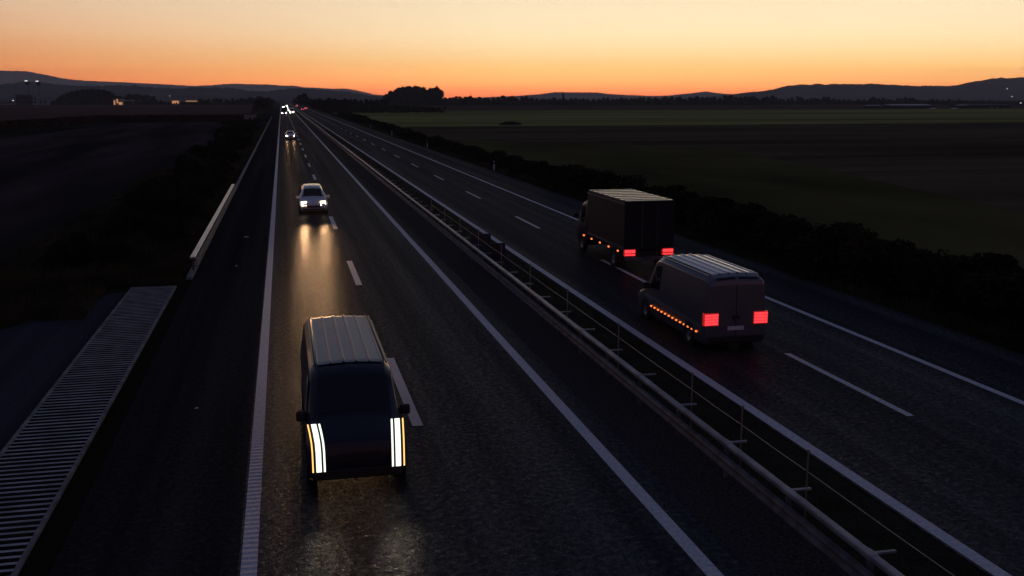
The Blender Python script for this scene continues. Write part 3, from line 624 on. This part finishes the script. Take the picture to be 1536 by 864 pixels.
def van(name, label, L, Wd, H, paint, roofm, loc, rz, lampkind, ribs=6, group=None, cat='van'):
    """panel van. front at local y=0, looking to -y"""
    t = thing(name, label, cat, loc, rz, group); w = Wd / 2; k = H / 1.98
    st = [(0, .3, .82, w * .86, w * .88, w * .82, .6), (.07, .24, .98, w * .93, w * .95, w * .87, .68), (.35, .2, 1.1, w * .96, w * .99, w * .9, .8), (.72, .2, 1.2, w * .97, w, w * .91, .95), (.88, .2, 1.27, w * .97, w, w * .9, 1.02),
          (1.5, .2, H - .14, w * .97, w, w * .85, 1.08), (1.8, .2, H - .03, w * .97, w, w * .86, 1.1), (2.2, .2, H, w * .97, w, w * .87, 1.1), (L - .3, .2, H, w * .97, w, w * .88, 1.1), (L - .07, .24, H - .06, w * .96, w * .98, w * .87, 1.1), (L, .3, H - .16, w * .93, w * .95, w * .84, 1.05)]
    lf = Loft(st, .035, rt=.14); lf.body('body', paint, t, .02)
    lf.patch('windscreen', 'glass', t, .92, 1.48, 4.95, 7.05, ny=6, nk=8)
    for kk in ((3.1, 3.86), (8.9, 8.14)): lf.patch('side_window', 'glass', t, 1.3, 2.2, *kk, slant=.32)
    # roof skin with pressed ribs
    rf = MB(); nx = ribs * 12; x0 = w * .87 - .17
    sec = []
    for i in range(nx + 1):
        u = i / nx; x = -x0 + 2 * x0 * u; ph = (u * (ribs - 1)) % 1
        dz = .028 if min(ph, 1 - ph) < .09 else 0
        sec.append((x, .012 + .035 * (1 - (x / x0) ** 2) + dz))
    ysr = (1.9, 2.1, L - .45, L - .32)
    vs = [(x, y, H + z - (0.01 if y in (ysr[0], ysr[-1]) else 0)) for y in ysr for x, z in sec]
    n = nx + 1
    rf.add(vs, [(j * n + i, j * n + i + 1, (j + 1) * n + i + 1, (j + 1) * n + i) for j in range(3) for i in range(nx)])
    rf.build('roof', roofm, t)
    for sgn in (-1, 1): MB().box(sgn * (x0 + .07) - .015, sgn * (x0 + .07) + .015, 1.9, L - .3, H - .03, H + .012).build('roof_gutter', roofm, t, bevel=.006)
    MB().box(-.45, .45, -.014, .03, .6, .76).build('grille', 'trim', t, bevel=.01)
    MB().box(-w * .85, w * .85, -.03, .06, .26, .46).build('bumper', 'trim', t, bevel=.02)
    for sgn in (-1, 1):
        # swept headlamp: housing, two clear elements and an amber outer strip
        prof = [(-.05, .47), (-.04, .66), (-.03, .84), (.07, 1.0), (.33, 1.12), (.62, 1.19)]
        def strip(xa, xb, off, th, nm, m, par):
            P = []
            for (y, z) in prof:
                sx = .055 * (y / .62)
                for x in (xa, xb): P += [(sgn * (x + sx), y - off, z + off), (sgn * (x + sx), y + th * .6, z - th)]
            F = []
            for i in range(len(prof) - 1):
                a = i * 4; F += [(a, a + 2, a + 6, a + 4), (a + 1, a + 5, a + 7, a + 3), (a, a + 4, a + 5, a + 1), (a + 2, a + 3, a + 7, a + 6)]
            e = (len(prof) - 1) * 4; F += [(0, 1, 3, 2), (e, e + 2, e + 3, e + 1)]
            return MB().add(P, F).build(nm, m, par)
        hs = strip(w - .36, w - .085, 0, .14, 'headlight', 'trim', t)
        lit = lampkind == 'head_near'
        strip(w - .34, w - .305, .012, .03, 'lens', lampkind if lit else 'trim', hs); strip(w - .265, w - .165, .012, .03, 'lens', lampkind if lit else 'trim', hs)
        strip(w - .115, w - .09, .012, .03, 'indicator', 'amber' if lit else 'trim', hs)
        if lit: spot(t, sgn * (w - .22), -.12, .8, 34, (1, .84, .62), 60, -.02)
        # rear lamp: three bars in a dark red housing
        hx = w - .16
        xi, xo = sorted((sgn * (hx - .3), sgn * (hx + (.05 if lit else .165))))
        tl = MB().box(xi, xo, L - .12, L + .03, .82, 1.2).build('tail_light', 'red_d', t, bevel=.015)
        for q in range(4): MB().box(xi + .018, xo - .018, L - .1, L + .042, .845 + q * .086, .915 + q * .086).build('light_bar', 'red', tl, bevel=.012)
    MB().box(-.01, .01, L - .01, L + .012, .45, H - .25).build('door_seam', 'trim', t)
    for sgn in (-1, 1): MB().box(sgn * .08 - .03, sgn * .08 + .03, L, L + .03, .98, 1.12).build('door_handle', 'trim', t, bevel=.008)
    for sgn in (-1, 1): 
        o = lf.patch('rear_window', 'glass', t, L - .065, L - .02, 6 - .08 * sgn, 6 - .9 * sgn, off=.02)
    MB().box(-.26, .26, L, L + .014, .66, .78).build('number_plate', 'white', t)
    MB().box(-w * .88, w * .88, L - .05, L + .05, .3, .48).build('rear_bumper', 'trim', t, bevel=.02)
    wheels(t, (.92, L - 1.15), w * .985, .34); mirrors(t, w - .03, 1.2, 1.2, 'trim')
    return t, lf

# the near oncoming van
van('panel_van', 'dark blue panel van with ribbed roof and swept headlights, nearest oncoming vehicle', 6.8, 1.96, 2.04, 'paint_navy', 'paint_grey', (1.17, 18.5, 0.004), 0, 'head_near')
# the near departing white van, shade on its body painted in slate
v2, lf2 = van('panel_van', 'white van, its shaded body painted grey, driving away with amber side markers and banded red tail lights', 5.9, 2.05, 2.3, 'paint_slate', 'paint_white', (13.0, 32.8, 0.004), math.pi, 'none')
for i in range(13):  # marker dots added to draw out a flickering amber light streak
    yv = 1.45 + i * .32
    for sgn in (-1, 1):
        MB().box(sgn * 1.0 - .015, sgn * 1.0 + .035, yv, yv + .08, .52, .56).build('side_marker', 'amber_s', v2)
# lorry farther ahead
def lorry(label, loc, rz, L=7.4, Wd=2.3, H=3.1, box='tarp', cab='paint_navy', lit='red', group=None, heads=None, power=0, name='box_lorry', roofm='paint_grey'):
    t = thing(name, label, 'lorry', loc, rz, group); w = Wd / 2; ch = min(2.5, H - .3)
    st = [(0, .4, 1.0, w * .93, w * .95, w * .9, .8), (.08, .35, 1.3, w * .96, w * .98, w * .93, .95), (.2, .35, 1.5, w * .97, w, w * .93, 1.2), (.75, .35, ch - .05, w * .97, w, w * .9, 1.4), (1.0, .35, ch, w * .97, w, w * .9, 1.4), (1.75, .4, ch, w * .97, w, w * .9, 1.4)]
    lf = Loft(st, .03); lf.body('cab', cab, t, .03)
    lf.patch('windscreen', 'glass', t, .24, .72, 4.95, 7.05, ny=6, nk=8)
    for kk in ((3.1, 3.86), (8.9, 8.14)): lf.patch('side_window', 'glass', t, .7, 1.4, *kk)
    MB().box(-w * .8, w * .8, -.03, .06, .4, .72).build('bumper', 'trim', t, bevel=.02)
    MB().box(-w, w, 1.9, L, .95, H).build('box_body', box, t, bevel=.04)
    rf = MB().box(-w + .06, w - .06, 1.96, L - .06, H + .002, H + .02)
    for i in range(7): rf.box(-w + .1, w - .1, 2.3 + i * (L - 2.8) / 6 - .03, 2.3 + i * (L - 2.8) / 6 + .03, H + .02, H + .04)
    rf.build('roof', roofm, t)
    sd = MB()
    for sgn in (-1, 1): sd.box(sgn * w - .012, sgn * w + .012, 1.92, L - .02, .98, 1.1).box(sgn * w - .012, sgn * w + .012, 1.92, L - .02, H - .16, H - .08)
    sd.build('side_rail', 'paint_slate', t)
    MB().box(-.012, .012, L - .01, L + .015, 1.05, H - .1).build('door_seam', 'trim', t)
    for sgn in (-1, 1): MB().tube((sgn * .35, L + .03, 1.1), (sgn * .35, L + .03, H - .15), .018).build('lock_bar', 'steel_d', t)
    MB().box(-.4, .4, 1.2, L - .1, .6, .9).build('chassis', 'trim', t)
    MB().box(-w * .95, w * .95, L - .12, L - .02, .5, .64).build('underrun_bar', 'steel_d', t, bevel=.01)
    for sgn in (-1, 1):
        hx = w - .2
        xi, xo = sorted((sgn * (hx - .32), sgn * (hx + .185)))
        tl = MB().box(xi, xo, L - .12, L + .02, .7, 1.0).build('tail_light', 'red_d', t, bevel=.012)
        MB().box(xi + .015, xo - .015, L - .1, L + .035, .84, .97).build('light_bar', lit, tl, bevel=.012); MB().box(xi + .015, xo - .015, L - .1, L + .035, .73, .785).build('light_bar', lit, tl, bevel=.01)
        for i in range(5): MB().box(sgn * w - .02, sgn * w + .025, 1.3 + i * 1.3, 1.42 + i * 1.3, .8, .86).build('side_marker', 'amber_s', t)
        h = MB().box(sgn * w * .74 - .15, sgn * w * .74 + .15, -.045, .05, .74, .92).build('headlight', heads or 'rim', t, bevel=.02)
        if power: spot(t, sgn * w * .74, -.1, .83, power)
    wheels(t, (.95, L - 1.5), w * .985, .42); mirrors(t, w + .05, .5, 1.75, 'trim')
    return t
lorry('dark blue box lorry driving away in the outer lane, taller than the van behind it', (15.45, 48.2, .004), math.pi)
# oncoming cars
car('estate_car', 'silver people carrier with warm lit headlights, second oncoming vehicle behind the dark van', 'car', 4.7, 1.84, 1.68, 'paint_silver', 'head_warm', (1.77, 66.4, .004), 0, True, 5000, lamp=(.34, .26))
car('hatchback_car', 'small white hatchback with lit headlights, third vehicle of the oncoming lane', 'car', 4.0, 1.74, 1.5, 'paint_white', 'head', (1.33, 189.5, .004), 0, False, 1800, lamp=(.28, .17))
G1 = 'distant oncoming vehicles'
lorry('dark lorry with two bright headlights far up the oncoming lane', (.95, 470, .004), 0, 8, 2.4, 3.3, 'tarp', 'paint_dark', 'red', G1, 'head_far', 700)
lorry('pale delivery lorry in the overtaking lane beside the dark distant lorry', (4.5, 492, .004), 0, 7, 2.2, 3.0, 'paint_white', 'paint_white', 'red', G1, 'head_far', 700)
for x, y, p, lb in ((4.4, 590, 'paint_white', 'white car with glaring headlights behind the pale delivery lorry'), (1.2, 640, 'paint_silver', 'silver car with glaring headlights close behind the dark distant lorry'), (4.6, 720, 'paint_dark', 'dark car with glaring headlights in the distant overtaking lane'), (1.3, 800, 'paint_white', 'white car with glaring headlights far up the slow lane'), (4.5, 920, 'paint_silver', 'farthest oncoming silver car with glaring headlights')):
    car('oncoming_car', lb, 'car', 4.4, 1.8, 1.5, p, 'head_far', (x, y, .004), 0, True, 500 if y < 700 else 0, group=G1, lamp=(.36, .22))
G2 = 'distant departing vehicles'
for x, y, p, lb in ((12.6, 640, 'paint_dark', 'nearest of the distant dark cars driving away with red tail lights'), (15.9, 700, 'paint_silver', 'distant silver car driving away in the outer lane'), (12.7, 900, 'paint_white', 'distant white car driving away with red tail lights'), (16.0, 1050, 'paint_dark', 'farthest dark car driving away with red tail lights')):
    car('departing_car', lb, 'car', 4.4, 1.8, 1.5, p, 'rim', (x, y, .004), math.pi, True, tail='red_far', group=G2)

# ---------------------------------------------------------------- far buildings
def building(name, label, x0, x1, Y, h, d, wall, roofm, gable=False, wins=(), cat='building', z0=GZ - .05, litrow=None):
    t = thing(name, label, cat, ((x0 + x1) / 2, Y, z0)); w = (x1 - x0) / 2
    MB().box(-w, w, 0, d, 0, h).build('wall', wall, t)
    if gable:
        rh = d * .07
        MB().add([(-w - .5, -.6, h), (w + .5, -.6, h), (-w - .5, d / 2, h + rh), (w + .5, d / 2, h + rh), (-w - .5, d + .6, h), (w + .5, d + .6, h)], [(0, 1, 3, 2), (2, 3, 5, 4), (0, 2, 4), (1, 5, 3), (0, 4, 5, 1)]).build('roof', roofm, t)
    else:
        MB().box(-w - .2, w + .2, -.2, d + .2, h + .003, h + .5).build('roof', roofm, t)
    for (u0, u1, a, c, m) in wins: MB().box(-w + 2 * w * u0, -w + 2 * w * u1, -.06, .02, a * h, c * h).build('window', m, t)
    return t
def bpx(name, label, p0, p1, top, Y, d, wall, roofm, **kw):
    xa = at(p0, 155, Y)[0]; xb, h = at(p1, top, Y); return building(name, label, xa, xb, Y, h - GZ, d, wall, roofm, **kw)
bpx('office_block', 'black block like building at the left edge of the plain', 24, 45, 142.5, 1230, 14, 'walld', 'roofd', wins=[(.1, .9, .25, .38, 'glass'), (.1, .9, .6, .72, 'glass')])
bpx('apartment_house', 'pale house with dim windows beside the black block', 45.5, 56, 144.5, 1235, 10, 'wallp', 'roofd', gable=True, wins=[(.15, .3, .2, .5, 'glass'), (.6, .8, .2, .5, 'glass'), (.6, .8, .62, .85, 'glass')])
bpx('apartment_house', 'lower grey house right of the pale house', 57, 72, 148, 1235, 10, 'concrete', 'roofd', gable=True, wins=[(.2, .35, .3, .7, 'glass'), (.6, .8, .3, .7, 'glass')])
bpx('shed', 'long low shed at the far left edge', -10, 20, 150.5, 1240, 12, 'concrete', 'roofd', wins=[(.2, .9, .4, .7, 'glass')])
sv_ = bpx('service_building', 'small house with orange lit front on the left plain', 170, 184, 148, 1190, 9, 'wallp', 'roofd', wins=[(.05, .2, .1, .75, 'winlit'), (.35, .5, .35, .95, 'winlit'), (.55, .95, .12, .5, 'winlit')])
cn = thing('canopy', 'pale flat canopy beside the orange lit house', 'canopy', (at(191, 155, 1185)[0], 1185, GZ))
MB().box(-6.5, 6.5, 0, 8, 4.9, 5.8).build('roof', 'roofp', cn)
for sx in (-5.5, 5.5): MB().box(sx - .2, sx + .2, 3.8, 4.2, 0, 4.9).build('column', 'steel', cn)
bpx('petrol_station', 'petrol station kiosk glowing orange on the left plain', 257, 270, 149.5, 1260, 8, 'wallp', 'roofd', wins=[(.1, .85, .15, .8, 'winlit')])
c2 = thing('canopy', 'low canopy with a glowing orange edge beside the petrol kiosk', 'canopy', (at(289, 155, 1260)[0], 1260, GZ))
MB().box(-8, 8, 0, 9, 4, 4.9).build('roof', 'roofd', c2); MB().box(-7.9, 7.9, -.1, -.003, 4.05, 4.85).build('light_band', 'winlit', c2)
for sx in (-6.5, 6.5): MB().box(sx - .2, sx + .2, 4, 4.4, -.05, 4).build('column', 'steel', c2)
pl = thing('sign_pylon', 'slim pylon with a small light beside the petrol kiosk', 'pylon', (at(258, 155, 1262)[0] - 2, 1262, GZ))
MB().box(-.3, .3, -.2, .2, 0, 9).build('pole', 'steel_d', pl); MB().box(-1, 1, -.3, .3, 9, 11.5).build('sign_box', 'roofd', pl); MB().box(-.25, .25, -.4, -.301, 10.4, 11).build('light', 'lampw', pl)
for px, top, lb in ((41, 120.5, 'tall mast with a dark head and white lamp, left of the pair'), (57.5, 121, 'tall mast with a narrow dark head and white lamp, right of the pair')):
    x, h = at(px, top, 1400); m_ = thing('light_mast', lb, 'mast', (x, 1400, GZ))
    MB().tube((0, 0, 0), (0, 0, h - 3), .45, .25).build('pole', 'steel_d', m_)
    MB().box(-2.6, 2.6, -1.5, 1.5, h - 5, h - .6).build('head', 'trim', m_, bevel=.3); MB().box(-3, -.2, -1.2, 1.2, h - .6, h + .4).build('lamp', 'lampw', m_)
def lamp_post(px, py, Y, lb, r=.45):
    x, h = at(px, py, Y); t = thing('street_lamp', lb, 'street lamp', (x, Y, GZ)); h -= GZ
    MB().tube((0, 0, -.05), (0, 0, h), .1, .06).build('pole', 'steel_d', t); MB().tube((0, 0, h), (0, -1.1, h + .15), .05).build('arm', 'steel_d', t)
    MB().box(-r, r, -1.6, -.8, h + .05, h + .05 + r).build('lamp_head', 'lampw', t, bevel=.08)
lamp_post(20, 151.3, 1225, 'street lamp glowing at the left edge beside the black block', .7)
lamp_post(1529.5, 155, 690, 'street lamp glowing at the right edge beside the long barn', .4)
bpx('farm_shed', 'small pale roofed shed in front of the right tree line', 1303, 1321, 158.5, 720, 8, 'walld', 'roofp', gable=True)
bpx('barn', 'long dark barn with a pale roof edge, left of the two on the right plain', 1339, 1397, 158, 700, 14, 'walld', 'roofp', gable=True, wins=[(.2, .26, .1, .6, 'trim'), (.7, .78, .1, .6, 'trim')])
bpx('barn', 'long dark barn with a bright roof corner at the right edge', 1443, 1516, 157.5, 690, 14, 'walld', 'roofd', gable=True, wins=[(.58, .64, .2, .55, 'concrete'), (.7, .75, .2, .55, 'concrete')])
bpx('skylight', 'small annex made as a pale roofed block joined to the right barn', 1439, 1451, 158, 680, 6, 'walld', 'roofp', gable=True)  # pale roofed block added for the bright skylight of the barn
for px, py, lb in ((1399, 166.2, 'pale trailer put in for a small light beside the left barn'), (1431, 167.5, 'pale low trailer put in for a small light between the two barns')):
    x, _ = at(px, py, 600); t = thing('light_point_trailer', lb, 'trailer', (x, 600, GZ))  # white boxes on wheels added in place of two small lights
    MB().box(-2, 2, -1, 1, .7, 1.5).build('box', 'white', t, bevel=.05); MB().tube((2, 0, .7), (3.1, 0, .6), .06).build('drawbar', 'steel_d', t)
    for sx in (-1, 1):
        for sy in (-1.05, 1.05): MB().lathe_x([(-.1, .1), (-.1, .4), (.1, .4), (.1, .1)], (0, 0, 0), 14).build('wheel', 'rubber', t).location = (sx, sy, .4)
for px, py, lb in ((1511, 133, 'upper tiny house with a lit wall on the right hill'), (1518, 145, 'lower tiny house with a lit wall on the right hill')):
    D = 4200 - 800 * (.35 if py < 140 else .62); x, z = at(px, py, D)
    building('hill_house', lb, x - 4, x + 4, D, 6, 8, 'wallp', 'roofd', gable=True, wins=[(.2, .8, .3, .8, 'lampw')], cat='house', z0=z - 3)
# overpass far ahead
ov = thing('overpass', 'low road bridge crossing the motorway in the far distance', 'bridge', (7, 1480, 0))
MB().box(-60, 45, 0, 9, 5.2, 6.2).build('deck', 'concrete', ov); MB().box(-60, 45, -.3, -.003, 5.4, 7.1).build('parapet', 'concrete', ov)
for sx in (-14, 1.8, 17): MB().box(sx - .5, sx + .5, 1, 8, 0, 5.2).build('pier', 'concrete', ov)
# grey hut at the crop edge
building('hut', 'small grey hut at the end of the standing crop by the left verge', -12.6, -8.6, 352, 2.6, 3.5, 'concrete', 'roofd', cat='hut')

for k, (o, used) in list(protos.items()):
    if not used:
        for ch in list(o.children): bpy.data.objects.remove(ch)
        bpy.data.objects.remove(o)
